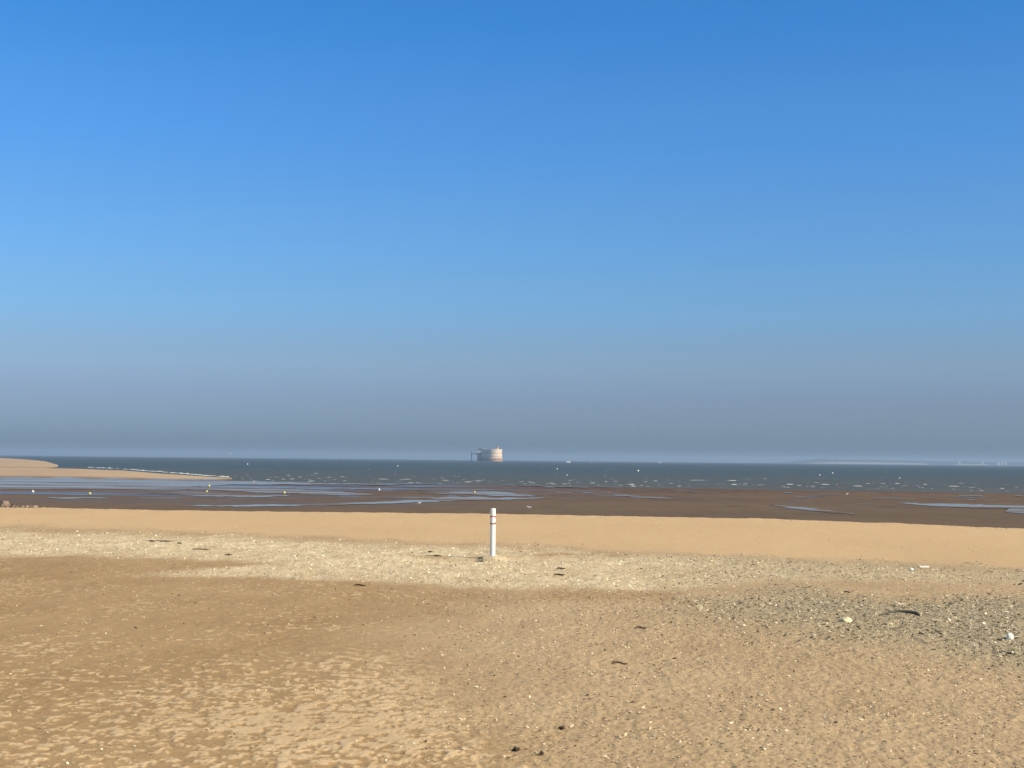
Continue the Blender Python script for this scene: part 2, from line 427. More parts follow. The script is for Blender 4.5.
# surf: broken wave crests near the waterline, too many to count
def ridge(V, Q, p, L, D, H, n=7):
    i0 = len(V)
    for a in range(n):
        f = a / (n - 1) * 2 - 1; s = max(0.04, 1 - f * f)
        jx = random.uniform(-.03, .03) * L; jy = random.uniform(-.25, .25) * D
        for b, hh in ((-1, -.15), (-.45, .8), (.1, 1), (1, -.15)):
            V.append((p.x + f * L / 2 + jx, p.y + b * D / 2 * s + jy, p.z + hh * H * (s if hh > 0 else 1) * random.uniform(.75, 1.1)))
    for a in range(n - 1):
        for b in range(3):
            Q.append((i0 + a * 4 + b, i0 + (a + 1) * 4 + b, i0 + (a + 1) * 4 + b + 1, i0 + a * 4 + b + 1))
V = []; Q = []
streak = [(383, 479.3, 12, .40), (406, 479.4, 14, .40), (445, 480.4, 6, .22), (468, 482, 8, .3), (478, 481, 7, .25), (520, 482.3, 6, .25),
 (551, 483.4, 8, .28), (570, 480.6, 4, .3), (592, 483.2, 7, .3), (606, 482, 4, .3), (631, 484.6, 10, .4), (633, 486.4, 6, .3), (655, 481, 6, .25),
 (698, 480.3, 18, .26), (732, 480.6, 10, .4), (734, 484.6, 7, .4), (765, 479, 4, .3), (790, 484.4, 8, .36), (799, 485.5, 6, .3), (825, 484.6, 10, .4),
 (857, 486.1, 12, .3), (868, 483.6, 5, .3), (883, 483.6, 5, .32), (897, 483.6, 6, .32), (925, 484.4, 5, .3), (954, 486.4, 13, .36), (972, 487.6, 10, .32), (981, 490.8, 5, .3), (1002, 488.6, 6, .25),
 (316, 473.4, 5, .22), (292, 479.0, 5, .25), (300, 477.2, 4, .2), (268, 479.6, 6, .25), (312, 481.0, 6, .2), (342, 476.8, 5, .2)]
for px, py, w, h in streak:
    p = at(px, py, SEA - .01); s = p.y / F
    ridge(V, Q, p, w * s, .8, h * .27, 9)
for i in range(230):
    px = random.uniform(235, 1120); pyw = hor_y(px) + np.interp(px, [235, 500, 1024], [24.5, 25.3, 27.3])
    py = pyw - abs(random.gauss(0, 4.2)) - .6
    p = at(px, py, SEA); s = p.y / F
    ridge(V, Q, p, random.uniform(1.2, 5.5) * s, random.uniform(.4, .9), random.uniform(.008, .045), 7)
for i in range(60):      # far whitecaps
    px = random.uniform(200, 1060); hor = hor_y(px)
    py = hor + random.uniform(3.5, 14)
    p = at(px, py, SEA); s = p.y / F
    ridge(V, Q, p, random.uniform(.8, 2.4) * s, .8, random.uniform(.02, .08), 5)
for i in range(75):      # wash on the seaward edge of the sandbank
    px = random.uniform(88, 232)
    py = np.interp(px, [60, 120, 170, 215, 235], [465.9, 468.6, 472.4, 476, 477.2]) - abs(random.gauss(0, .25)) + .35
    p = at(px, py, SEA); s = p.y / F
    ridge(V, Q, p, random.uniform(3, 9) * s, 1.2, random.uniform(.02, .16) , 7)
FOAM = simple('sea_foam', (.56, .58, .57), .8, .12, 2.0, .2)
tag(link('sea_foam', mesh_from('sea_foam', np.array(V), np.array(Q)), FOAM), 'white broken crests of small waves along the shore', kind='stuff')

# ------------------------------------------------------------------ shells and grit
CH = bpy.data.materials.new('shell_fragment'); CH.use_nodes = True
nt = CH.node_tree; b = nt.nodes['Principled BSDF']; a = nt.nodes.new('ShaderNodeAttribute'); a.attribute_name = 'tint'
nt.links.new(a.outputs['Color'], b.inputs['Base Color']); b.inputs['Roughness'].default_value = .7; b.inputs['Specular IOR Level'].default_value = .3
def chips(name, X, Y, size, tilt, elong, dome, cols, sink=.0):
    n = len(X)
    Z = np.zeros(n)
    for s in range(0, n, 60000):
        Z[s:s + 60000] = ground_z(X[s:s + 60000], Y[s:s + 60000])[0]
    k = 5
    ang = (np.arange(k) / k * 2 * np.pi)[None, :] + RNG.uniform(0, 6.28, (n, 1)) + RNG.normal(0, .18, (n, k))
    r = size[:, None] * RNG.uniform(.6, 1.1, (n, k)) * .5
    lx = r * np.cos(ang) * elong[:, None]; ly = r * np.sin(ang); lz = RNG.normal(0, .06, (n, k)) * size[:, None]
    P = np.stack([np.concatenate([lx, np.zeros((n, 1))], 1), np.concatenate([ly, np.zeros((n, 1))], 1), np.concatenate([lz, (size * dome)[:, None]], 1)], -1)
    ax = RNG.uniform(0, 6.28, n); tl = tilt; yaw = RNG.uniform(0, 6.28, n)
    cy, sy = np.cos(yaw)[:, None], np.sin(yaw)[:, None]
    x = P[..., 0] * cy - P[..., 1] * sy; y = P[..., 0] * sy + P[..., 1] * cy; z = P[..., 2]
    ca, sa_ = np.cos(ax)[:, None], np.sin(ax)[:, None]; ct, st = np.cos(tl)[:, None], np.sin(tl)[:, None]
    p1 = x * ca + y * sa_; p2 = -x * sa_ + y * ca
    p1n = p1 * ct + z * st; zn = -p1 * st + z * ct
    x = p1n * ca - p2 * sa_; y = p1n * sa_ + p2 * ca
    G = np.stack([x + X[:, None], y + Y[:, None], zn + (Z + size * (.10 + .22 * np.sin(tl)) - sink * size)[:, None]], -1)
    V = G.reshape(-1, 3)
    i = np.arange(n)[:, None] * (k + 1)
    T = np.concatenate([np.stack([i[:, 0] + j, i[:, 0] + (j + 1) % k, i[:, 0] + k], 1) for j in range(k)], 0)
    tint = np.repeat(cols, k + 1, 0)
    me = mesh_from(name, V, T, dict(tint=tint), smooth=False)
    return link(name, me, CH)
def scatter(n, y0, y1, weight):
    Y = np.sqrt(RNG.uniform(y0 * y0, y1 * y1, n)); X = Y * RNG.uniform(-.43, .43, n)
    w = weight(X, Y); keep = RNG.uniform(0, 1, n) < w
    return X[keep], Y[keep]
pal_shell = np.array([(.84, .74, .55), (.80, .67, .46), (.72, .57, .37), (.82, .71, .51), (.64, .49, .30), (.42, .33, .20), (.76, .59, .37)])
pal_grey = np.array([(.25, .21, .14), (.34, .285, .185), (.45, .375, .245), (.68, .58, .42), (.14, .115, .08), (.38, .31, .20), (.48, .39, .25)])
pal_sand = np.array([(.74, .63, .43), (.60, .45, .27), (.44, .31, .175), (.24, .16, .09), (.66, .52, .33), (.36, .245, .14)])
def pick(p, n, wts=None):
    c = p[RNG.choice(len(p), n, p=wts)]; return np.clip(c * RNG.uniform(.85, 1.12, (n, 1)), 0, .85)
# pale shell bank
X, Y = scatter(260000, 16, 46, lambda x, y: np.clip(zone_masks(x, y)['shell'], 0, 1))
n = len(X)
o = chips('shell_fragments', X, Y, RNG.gamma(2.2, .0052, n) + .0045, np.abs(RNG.normal(0, .5, n)), RNG.uniform(1, 1.7, n), .16, pick(pal_shell, n))
tag(o, 'bleached broken shells covering the pale shell bank', kind='stuff')
# grey drift of shells on the right
X, Y = scatter(230000, 10, 32, lambda x, y: np.clip(zone_masks(x, y)['grey'], 0, 1))
n = len(X)
o = chips('shell_fragments', X, Y, RNG.gamma(2.2, .0065, n) + .005, np.abs(RNG.normal(0, .45, n)), RNG.uniform(1, 2, n), .18, pick(pal_grey, n))
tag(o, 'grey broken shells and grit drifted on the right of the beach', kind='stuff')
# thin sprinkle everywhere in front
def wsp(x, y):
    m = zone_masks(x, y)
    clump = ss(-.25, .5, fbm(x * 1.3 + 5, y * 1.0, 4, .6))
    return np.clip((m['spk'] * (.18 + .82 * clump)) + .06 * (1 - m['berm']) + .006, 0, 1)
X, Y = scatter(330000, 8, 34, wsp)
n = len(X)
o = chips('shell_grit', X, Y, np.minimum(RNG.gamma(2.2, .0036, n) + .0045, .026), np.abs(RNG.normal(0, .45, n)), RNG.uniform(1, 2.2, n), .2, pick(pal_sand, n))
tag(o, 'small bits of shell and grit strewn over the near sand', kind='stuff')
# strandline on the crest and stray bits on the smooth berm
def wcr(x, y):
    d = crest_d(x, y)
    return np.clip(.5 * np.exp(-((d + .5) / .8) ** 2) * ss(-.2, .4, fbm(x * .7, y * .3 + 8, 3)) + .012 * (d < 0) + .05 * np.exp(-((d + 4) / .8) ** 2) * ss(0, .4, fbm(x * .5 + 4, y * .3, 3)), 0, 1)
X, Y = scatter(40000, 28, 58, wcr)
n = len(X)
o = chips('shell_grit', X, Y, np.minimum(RNG.gamma(2.2, .007, n) + .008, .05), np.abs(RNG.normal(0, .45, n)), RNG.uniform(1, 2.2, n), .25, pick(pal_sand, n))
tag(o, 'stray bits of shell and weed along the crest of the smooth sand', kind='stuff')
# dark wrack bits
def wdk(x, y):
    m = zone_masks(x, y)
    clump = ss(.05, .6, fbm(x * .9 + 15, y * .7, 3))
    return np.clip(.006 + .6 * clump * (m['spk'] + m['shell'] * .25 + m['grey'] * .5) + .9 * np.exp(-((m['v'] - np.interp(m['u'], [380, 440, 500, 560, 640, 760, 1024], [555, 557, 557.5, 554, 556, 562, 571])) / 1.3) ** 2) * (m['u'] > 390) * ss(-.1, .35, fbm(x * 1.1 + 4, y * .6, 3)), 0, 1) * (1 - .93 * m['berm'])
X, Y = scatter(16000, 8, 36, wdk)
n = len(X)
o = chips('weed_scraps', X, Y, np.minimum(RNG.gamma(2.2, .006, n) + .007, .035), np.abs(RNG.normal(0, .35, n)), RNG.uniform(1.5, 3.5, n), .25, pick(np.array([(.05, .035, .025), (.09, .06, .04), (.13, .09, .05), (.07, .06, .05)]), n))
tag(o, 'scraps of dry dark seaweed and twig among the shells', kind='stuff')

# ------------------------------------------------------------------ shaped helpers
def bm_obj(name, bm, mat, parent=None, smooth=False):
    me = bpy.data.meshes.new(name); bm.to_mesh(me); bm.free()
    if smooth:
        for p in me.polygons: p.use_smooth = True
    return link(name, me, mat, parent)
def lathe(prof, seg=24, a0=0, a1=2 * math.pi, off=(0, 0, 0), bm=None):
    bm = bm or bmesh.new(); full = abs(a1 - a0 - 2 * math.pi) < 1e-6
    n = seg if full else seg + 1; rings = []
    for r, z in prof:
        if r < 1e-6: rings.append([bm.verts.new((off[0], off[1], off[2] + z))]); continue
        rings.append([bm.verts.new((off[0] + r * math.cos(a0 + (a1 - a0) * i / seg), off[1] + r * math.sin(a0 + (a1 - a0) * i / seg), off[2] + z)) for i in range(n)])
    for A_, B_ in zip(rings, rings[1:]):
        for i in range(seg):
            j = (i + 1) % n
            if len(A_) == 1 and len(B_) > 1: bm.faces.new((A_[0], B_[i], B_[j]))
            elif len(B_) == 1 and len(A_) > 1: bm.faces.new((A_[j], A_[i], B_[0]))
            elif len(A_) > 1: bm.faces.new((A_[j], A_[i], B_[i], B_[j]))
    bmesh.ops.recalc_face_normals(bm, faces=bm.faces)
    return bm
def rock_bm(sx, sy, sz, seed, sub=3, rough=.22, clamp=True):
    from mathutils import noise as mn
    bm = bmesh.new(); bmesh.ops.create_icosphere(bm, subdivisions=sub, radius=1)
    for v in bm.verts:
        p = v.co.copy(); q = p * 1.3 + Vector((seed * 3.7, seed * 1.9, seed))
        d = 1 + rough * mn.noise(q) * 1.6 + rough * .4 * mn.noise(q * 3.1)
        e = p * d
        for ax in range(3):   # knock flats into it
            if not clamp: break
            lim = .78 + .1 * math.sin(seed * 7 + ax * 2)
            e[ax] = max(-lim, min(lim, e[ax]))
        v.co = Vector((e.x * sx, e.y * sy, e.z * sz))
    return bm
def bar(bm, a, b, r0_, r1_, seg=7, jit=0):
    a = Vector(a); b = Vector(b); d = (b - a).normalized(); s = d.orthogonal().normalized(); t = d.cross(s)
    R = []
    for p, r in ((a, r0_), (b, r1_)):
        R.append([bm.verts.new(p + (s * math.cos(i / seg * 6.2832) + t * math.sin(i / seg * 6.2832)) * r * (1 + random.uniform(-jit, jit))) for i in range(seg)])
    for i in range(seg):
        j = (i + 1) % seg; bm.faces.new((R[0][i], R[0][j], R[1][j], R[1][i]))
    bm.faces.new(R[0][::-1]); bm.faces.new(R[1])
def box(bm, x0, x1, y0, y1, z0, z1):
    v = [bm.verts.new((x, y, z)) for z in (z0, z1) for x, y in ((x0, y0), (x1, y0), (x1, y1), (x0, y1))]
    for f in ((3, 2, 1, 0), (4, 5, 6, 7), (0, 1, 5, 4), (1, 2, 6, 5), (2, 3, 7, 6), (3, 0, 4, 7)): bm.faces.new([v[i] for i in f])

WHITE = simple('white_paint', (.80, .79, .75), .45, .05, 9, .4)
RED = simple('red_sleeve', (.45, .06, .07), .5, .08, 8, .4)
STONE = simple('pale_stone', (.52, .43, .28), .9, .2, 30, .2, .4)
CREAM = simple('cream_stone', (.68, .62, .38), .9, .14, 30, .2, .5)
WOODG = simple('weathered_wood', (.50, .40, .27), .85, .2, 20, .2, .3)
DARKW = simple('dark_driftwood', (.12, .11, .095), .7, .3, 25, .3, .5)
WEED = simple('dry_seaweed', (.085, .06, .036), .8, .35, 40, .2)
PINK = simple('pinkish_rock', (.30, .215, .16), .9, .45, 9, .2, .6)
PALEP = simple('bleached_plastic', (.78, .76, .68), .6, .05, 9, .3)

# ------------------------------------------------------------------ marker post
R_ = .054; HP = .985
pz = gz(POST.x, POST.y)
post = tag(empty('marker_post', (POST.x, POST.y, pz)), 'slender white round post with a red band, standing upright in the shells', 'post')
bm = lathe([(R_ * .98, -.35), (R_, 0.02), (R_, HP - .05), (R_ * .97, HP - .018), (R_ * .86, HP - .004), (0, HP)], 32)
bm_obj('shaft', bm, WHITE, post, True)
toc = math.atan2(-POST.y, -POST.x)
zb0, zb1 = .662, .832
sl = bm_obj('red_band', lathe([(R_ + .0005, zb0), (R_ + .0022, zb0), (R_ + .0022, zb1), (R_ + .0005, zb1)], 48), RED, post, True)
sl['label'] = 'red band near the top of the post with white discs on it'
for kx in (0, 1):      # white discs curved round the sleeve, front and back
    bm = bmesh.new(); ctr = bm.verts.new((math.cos(toc + kx * math.pi) * (R_ + .0045), math.sin(toc + kx * math.pi) * (R_ + .0045), (zb0 + zb1) / 2)); prev = [ctr]
    rings = []
    for rr in (.33, .66, 1):
        rings.append([])
        for i in range(36):
            a_ = i / 36 * 6.2832; th_ = math.cos(a_) * rr * 1.38; zz_ = math.sin(a_) * rr * .064
            rings[-1].append(bm.verts.new((math.cos(toc + kx * math.pi + th_) * (R_ + .0045), math.sin(toc + kx * math.pi + th_) * (R_ + .0045), (zb0 + zb1) / 2 + zz_)))
    for i in range(36):
        j = (i + 1) % 36; bm.faces.new((ctr, rings[0][i], rings[0][j]))
        for a_, b_ in zip(rings, rings[1:]): bm.faces.new((a_[i], b_[i], b_[j], a_[j]))
    bmesh.ops.recalc_face_normals(bm, faces=bm.faces)
    bm_obj('white_disc', bm, WHITE, sl, True)
def drop(name, bm, mat, px, py, label, cat, group=None, sink=0.0, rz=0.0, smooth=True):
    p = on_ground(px, py)
    o = bm_obj(name, bm, mat, None, smooth); o.location = (p.x, p.y, p.z - sink); o.rotation_euler = (0, 0, rz)
    return tag(o, label, cat, group)
drop('foot_stone', rock_bm(.19, .13, .10, 3, rough=.35), STONE, 489.5, 561, 'broad pale stone lying against the front of the white post', 'stone', sink=-.012)
drop('foot_stone', rock_bm(.06, .05, .04, 5), STONE, 499, 560, 'small pale stone right of the foot of the white post', 'stone', sink=.005)
drop('foot_stone', rock_bm(.085, .06, .045, 8, rough=.3), DARKW, 481.5, 559.0, 'dark stone in the shadow left of the foot of the white post', 'stone', sink=.005)
bm = bmesh.new(); bar(bm, (-.045, 0, .10), (.095, -.02, -.02), .02, .026, 8, .15)
drop('wooden_stake', bm, WOODG, 497, 558.2, 'short pale wooden stub leaning on the right of the white post foot', 'wood', smooth=False)

# ------------------------------------------------------------------ stones and flotsam
drop('stone', rock_bm(.08, .06, .05, 11, clamp=False), CREAM, 846, 622, 'rounded cream yellow stone on the grey shells', 'stone', sink=-.01)
bm = rock_bm(.04, .03, .05, 12, clamp=False)
drop('stone', bm, PALEP, 1010, 639, 'small white upright stone near the right edge of the grey shells', 'stone', sink=-.02)
drop('stone', rock_bm(.05, .04, .035, 21), STONE, 889, 625, 'buff stone in the grey shells below the curved driftwood', 'stone', sink=.0)
drop('stone', rock_bm(.06, .04, .03, 22), STONE, 953, 618, 'flat pale stone lying right of the curved driftwood', 'stone', sink=.0)
# curved dark driftwood: a tapering bowed strip standing on its edge
def bowed(L, H, T, rise, seg=22):
    bm = bmesh.new(); R = []
    for i in range(seg + 1):
        f = i / seg; x = (f - .5) * L; y = -.35 * L * (4 * (f - .5) ** 2) * (.3 + .7 * f)
        top = rise * (1 - (2 * f - 1) ** 2) * .45 + H * (.18 + .82 * f ** 1.3) * (1 if f < .96 else .75); w = T * (.4 + .6 * f)
        R.append([bm.verts.new(c) for c in ((x, y - w, top - H * (.25 + .5 * f)), (x, y - w * .7, top), (x, y + w * .7, top * 1.02), (x, y + w, top - H * (.25 + .6 * f)))])
    for A_, B_ in zip(R, R[1:]):
        for q in range(4): bm.faces.new((A_[q], B_[q], B_[(q + 1) % 4], A_[(q + 1) % 4]))
    bm.faces.new(R[0][::-1]); bm.faces.new(R[-1]); bmesh.ops.recalc_face_normals(bm, faces=bm.faces)
    return bm
drop('driftwood', bowed(.50, .055, .02, .075), DARKW, 897, 615.5, 'dark curved strip of driftwood half buried in the grey shells', 'driftwood', sink=.0)
bm = bmesh.new(); box(bm, -.10, .10, -.02, .02, 0, .035)
bmesh.ops.bevel(bm, geom=bm.edges[:], offset=.006, segments=2, affect='EDGES')
drop('plank_piece', bm, PALEP, 924, 567.5, 'white flat piece of plank at the top edge of the shells', 'plank', rz=.08, smooth=False, sink=.003)
drop('stone', rock_bm(.04, .035, .035, 31, clamp=False), PALEP, 911.5, 570.2, 'white lump left of the white plank piece', 'stone', sink=-.005)
bm = bmesh.new(); box(bm, -.17, .17, -.03, .03, 0, .025)
bmesh.ops.bevel(bm, geom=bm.edges[:], offset=.006, segments=2, affect='EDGES')
drop('plank_piece', bm, STONE, 286, 578.6, 'pale flat board lying on the lower edge of the shell tongue', 'plank', rz=-.05, smooth=False, sink=.003)
def stick_bm(L, r, bend=.02):
    bm = bmesh.new(); pts = [Vector((-L / 2 + L * i / 5, bend * math.sin(i * 1.3), r * 1.2 + .3 * bend * math.sin(i))) for i in range(6)]
    for a_, b_ in zip(pts, pts[1:]): bar(bm, a_, b_, r * 1.0, r * .92, 6, .1)
    return bm
sticks = [(202, 549.8, .40, .011, 'thin dark stick lying straight on the pale shells at the left'),
          (561, 569, .16, .014, 'upper of two short dark sticks right of the white post'),
          (560, 575.2, .20, .014, 'lower of two short dark sticks right of the white post'),
          (360, 586, .17, .013, 'short brown stick on the bare sand left of centre'),
          (641, 628.5, .13, .010, 'short dark twig on speckled sand right of centre'),
          (847, 592.5, .10, .010, 'small dark twig on brown shelly sand above the cream stone'),
          (620, 664, .14, .009, 'dark twig lying on the open sand below the centre')]
for px, py, L, r, lab in sticks:
    drop('stick', stick_bm(L, r), WEED, px, py, lab, 'stick', 'sticks washed up on the beach', rz=random.uniform(-.15, .15), smooth=False)
def clump_bm(L, seed):
    r = random.Random(seed); bm = bmesh.new()
    for i in range(16):
        a_ = r.uniform(0, 6.28); l = abs(r.gauss(.3, .15)) * L
        bar(bm, (r.uniform(-.06, .06) * L, r.uniform(-.06, .06) * L, r.uniform(.004, .03)), (l * 1.4 * math.cos(a_), l * math.sin(a_), r.uniform(.004, .022)), r.uniform(.005, .012), .004, 5)
    return bm
clumps = [(151.5, 541.6, .2, 'small dark seaweed knot at the left end of the row above the stick'),
          (166, 541.8, .42, 'largest dark seaweed clump of the row at the left'),
          (179.5, 543.6, .13, 'dark seaweed knot just above the thin stick'),
          (228, 555.6, .16, 'dark seaweed wisp below and right of the thin stick'),
          (437, 556.4, .2, 'dark seaweed clump left of the white post'),
          (430, 552.6, .12, 'small dark seaweed wisp up the slope left of the white post'),
          (562, 730, .055, 'dark seaweed scrap on the near sand below the centre'),
          (515, 751, .06, 'dark seaweed scrap at the bottom middle of the near sand'),
          (541, 755.5, .045, 'dark seaweed scrap just right of the one at the bottom middle')]
for i, (px, py, L, lab) in enumerate(clumps):
    drop('seaweed_clump', clump_bm(L, i), WEED, px, py, lab, 'seaweed', 'seaweed clumps on the beach', smooth=False)
# rocks on the seaward side of the crest at the left
rk = [(3, 508.4, 12, 6.5, 'big pale brown rock at the far left beyond the sand crest'), (14, 508.6, 8, 3.8, 'low rock right of the big far left rock beyond the crest'),
      (22, 508.8, 5, 2.8, 'smallest rock in the row beyond the crest at the left'), (28, 508.8, 6, 3.8, 'rock standing just left of the dark hollow beyond the crest'),
      (36, 508.9, 9, 4.6, 'pointed pale rock in the middle of the row beyond the crest'), (43, 509, 6, 3.6, 'rock right of the pointed pale rock beyond the crest'),
      (50, 509, 5, 2.2, 'low rock at the right end of the row beyond the crest')]
for i, (px, pyb, w, h, lab) in enumerate(rk):
    p = at_dist(px, pyb, 58.0); s = 58.0 / F
    gzv = gz(p.x, p.y)
    top = at_dist(px, pyb - h - 1.0, 58.0).z
    hh = (top - gzv) / 2
    o = bm_obj('rock', rock_bm(w * s * .62, w * s * .5, hh * 1.2 + .03, 40 + i, 2, .75), PINK, None, False)
    o.location = (p.x, p.y, gzv + hh * .9); tag(o, lab, 'rock', 'rocks beyond the crest at the left')

# ------------------------------------------------------------------ buoys
YEL = simple('yellow_buoy_plastic', (.62, .58, .22), .5, .06, 4, .4)
def buoy(p, r, mat, label, group, tilt=0.0):
    t = tag(empty('buoy', (p.x, p.y, p.z), random.uniform(0, 6)), label, 'buoy', group)
    t.rotation_euler = (tilt, tilt * .5, random.uniform(0, 6))
    bm = lathe([(0, 0), (r * .5, r * .10), (r * .88, r * .5), (r, r), (r * .9, r * 1.45), (r * .55, r * 1.85), (r * .2, r * 2.0), (0, r * 2.02)], 20)
    bm_obj('float', bm, mat, t, True)
    bm = bmesh.new(); n = 14
    for i in range(n):
        a0_, a1_ = i / n * 6.2832, (i + 1) / n * 6.2832
        bar(bm, (r * .22 * math.cos(a0_), 0, r * 2.15 + r * .22 * math.sin(a0_)), (r * .22 * math.cos(a1_), 0, r * 2.15 + r * .22 * math.sin(a1_)), r * .06, r * .06, 5)
    bm_obj('mooring_ring', bm, mat, t)
gb = 'mooring buoys stranded on the tidal flat'
for px, py, w, m, lab in [
    (33, 492.8, 2.9, WHITE, 'white round buoy stranded on the dark flat at the far left'),
    (89.5, 494.8, 3.0, YEL, 'yellow buoy stranded alone on the dark flat below the left sandbank'),
    (209, 487.0, 2.8, YEL, 'yellow buoy, the upper of two close together by the left pool'),
    (206.8, 492.6, 2.6, YEL, 'yellow buoy, the lower of two close together by the left pool'),
    (284, 493.9, 3.0, YEL, 'yellow buoy on the edge of the long pool left of centre'),
    (378.8, 490.7, 2.6, WHITE, 'white round buoy on the brown flat left of the post'),
    (474.4, 492.9, 2.3, YEL, 'small yellow buoy in the pool just left of the post'),
    (609, 493.2, 1.6, simple('faded_red_plastic', (.62, .16, .10), .5), 'tiny faded red buoy on the flat right of the post')]:
    p = at(px, py, FLAT + .03); r = w * .85 * p.y / F / 2
    buoy(p, r, m, lab, gb, random.uniform(-.3, .3))
gs = 'small white buoys floating on the sea'
for px, py, w, lab in [
    (247.5, 464.8, 1.3, 'tiny white buoy floating far out at the left of the sea'),
    (397.6, 466.6, 1.2, 'tiny white buoy floating left of the sea fort'),
    (557, 469.6, 1.2, 'tiny white buoy floating right of and nearer than the sea fort'),
    (567, 475.6, 1.2, 'tiny white buoy floating just off the breakers right of the post'),
    (638, 471.8, 1.9, 'brightest white buoy floating mid sea right of the sea fort'),
    (819.5, 475.8, 1.4, 'white buoy, left one of a pair floating at the right'),
    (832.5, 473.9, 1.5, 'white buoy, right one of a pair floating at the right'),
    (899.5, 478.8, 1.4, 'white buoy floating alone toward the right, nearer the breakers')]:
    p = at(px, py, SEA - .02); r = w * p.y / F / 2
    buoy(p, r, WHITE, lab, gs)

# ------------------------------------------------------------------ gulls
GULLW = simple('gull_feathers', (.74, .73, .70), .8, .05, 6); GREYF = simple('grey_wing', (.42, .43, .45), .8, .08, 6); BEAK = simple('yellow_beak', (.6, .4, .08), .5)
def gull(p, L, label, rz, flying=False):
    t = tag(empty('gull', (p.x, p.y, p.z), rz), label, 'bird', 'gulls'); zl = 0 if flying else L * .22
    prof = [(-.50, .02, .05), (-.36, .06, .04), (-.2, .12, .0), (0, .15, 0), (.16, .14, .03), (.27, .085, .11), (.33, .07, .17), (.40, .078, .20), (.46, .05, .195), (.48, .01, .19)]
    bm = bmesh.new(); R = []
    for x, r, z in prof:
        R.append([bm.verts.new((x * L, math.cos(i / 12 * 6.2832) * r * L, zl + (z + .14) * L + math.sin(i / 12 * 6.2832) * r * L * .95)) for i in range(12)])
    for A_, B_ in zip(R, R[1:]):
        for i in range(12): bm.faces.new((A_[i], A_[(i + 1) % 12], B_[(i + 1) % 12], B_[i]))
    bm.faces.new(R[0][::-1]); bm.faces.new(R[-1]); bmesh.ops.recalc_face_normals(bm, faces=bm.faces)
    if not flying:
        for s in (-1, 1):
            bar(bm, (0, s * .05 * L, zl + .02 * L), (.01 * L, s * .05 * L, 0), .012 * L, .009 * L, 5)
            bar(bm, (-.02 * L, s * .05 * L, .008 * L), (.08 * L, s * .06 * L, .006 * L), .008 * L, .012 * L, 5)
    bm_obj('body', bm, GULLW, t, True)
    bm = bmesh.new(); bar(bm, (.47 * L, 0, zl + .335 * L), (.56 * L, 0, zl + .315 * L), .018 * L, .006 * L, 6); bm_obj('beak', bm, BEAK, t)
    for s in (-1, 1):
        bm = bmesh.new()
        if flying: st = [(.08, .06, .20), (.10, .45, .34), (.0, .85, .26), (-.16, 1.15, .16)]; ch = [.24, .22, .15, .03]
        else: st = [(.16, .13, .16), (.0, .155, .17), (-.2, .13, .17), (-.5, .05, .14)]; ch = [.04, .16, .14, .03]
        R = []
        for (x, y, z), cw in zip(st, ch):
            if flying: R.append([bm.verts.new((c[0] * L, s * y * L, c[1] * L + .0)) for c in ((x + cw / 2, z), (x, z + .02), (x - cw / 2, z), (x, z - .008))])
            else: R.append([bm.verts.new((x * L, s * c[0] * L, zl + c[1] * L)) for c in ((y, z + cw / 2), (y + .015, z), (y, z - cw / 2), (y - .03, z))])
        for A_, B_ in zip(R, R[1:]):
            for q in range(4): bm.faces.new((A_[q], B_[q], B_[(q + 1) % 4], A_[(q + 1) % 4]))
        bm.faces.new(R[0][::-1]); bm.faces.new(R[-1]); bmesh.ops.recalc_face_normals(bm, faces=bm.faces)
        bm_obj('wing', bm, GREYF if not flying else GULLW, t)
for px, py, rz, lab in [(419, 505.0, 0, 'white gull standing on the brown flat up and left of the post'), (529, 509.2, 3.1, 'white gull standing on the flat close behind the crest right of the post'),
    (847, 495.2, .4, 'white gull standing on the brown flat toward the right'), (254, 482.6, 3.0, 'white gull standing by the shallow water at the left')]:
    p = at(px, py, FLAT + .03); gull(p, .40, lab, rz)
pf = at_dist(230, 454, 330); gull(pf, .55, 'white gull flying just above the horizon at the left', .2, True)

# ------------------------------------------------------------------ distant boats
HULL = simple('white_hull', (.80, .80, .78), .4, .03, 3)
GLS = simple('dark_glass', (.05, .06, .07), .2, .1, 3)
def boat(px, py, Y, L, lab, rz):
    p = at_dist(px, py, Y)
    t = tag(empty('motorboat', (p.x, p.y, SEA), rz), lab, 'boat', 'small boats near the horizon')
    bm = bmesh.new(); R = []
    for f in (0, .25, .5, .75, .92, 1):
        x = (f - .5) * L; w = .16 * L * (1 - max(0, f - .45) ** 2 * 3.2); w = max(w, .004 * L); z1 = .11 * L + .05 * L * f * f
        R.append([bm.verts.new(c) for c in ((x, -w, z1), (x, -w * .7, -.05 * L), (x, w * .7, -.05 * L), (x, w, z1))])
    for A_, B_ in zip(R, R[1:]):
        for q in range(4): bm.faces.new((A_[q], B_[q], B_[(q + 1) % 4], A_[(q + 1) % 4]))
    bm.faces.new(R[0][::-1]); bm.faces.new(R[-1]); bmesh.ops.recalc_face_normals(bm, faces=bm.faces)
    bm_obj('hull', bm, HULL, t)
    bm = bmesh.new(); box(bm, -.2 * L, .12 * L, -.1 * L, .1 * L, .11 * L, .30 * L)
    for v in bm.verts:
        if v.co.z > .2 * L and v.co.x > 0: v.co.x -= .07 * L
    cb = bm_obj('cabin', bm, HULL, t)
    bm = bmesh.new(); box(bm, -.17 * L, .02 * L, -.104 * L, .104 * L, .21 * L, .27 * L); bm_obj('window', bm, GLS, cb)
    bm = bmesh.new(); bar(bm, (-.1 * L, 0, .3 * L), (-.1 * L, 0, .52 * L), .01 * L, .006 * L, 6); bm_obj('mast', bm, HULL, t)
boat(568, 461, 2700, 9.5, 'white boat, leftmost and largest of those right of the fort', .15)
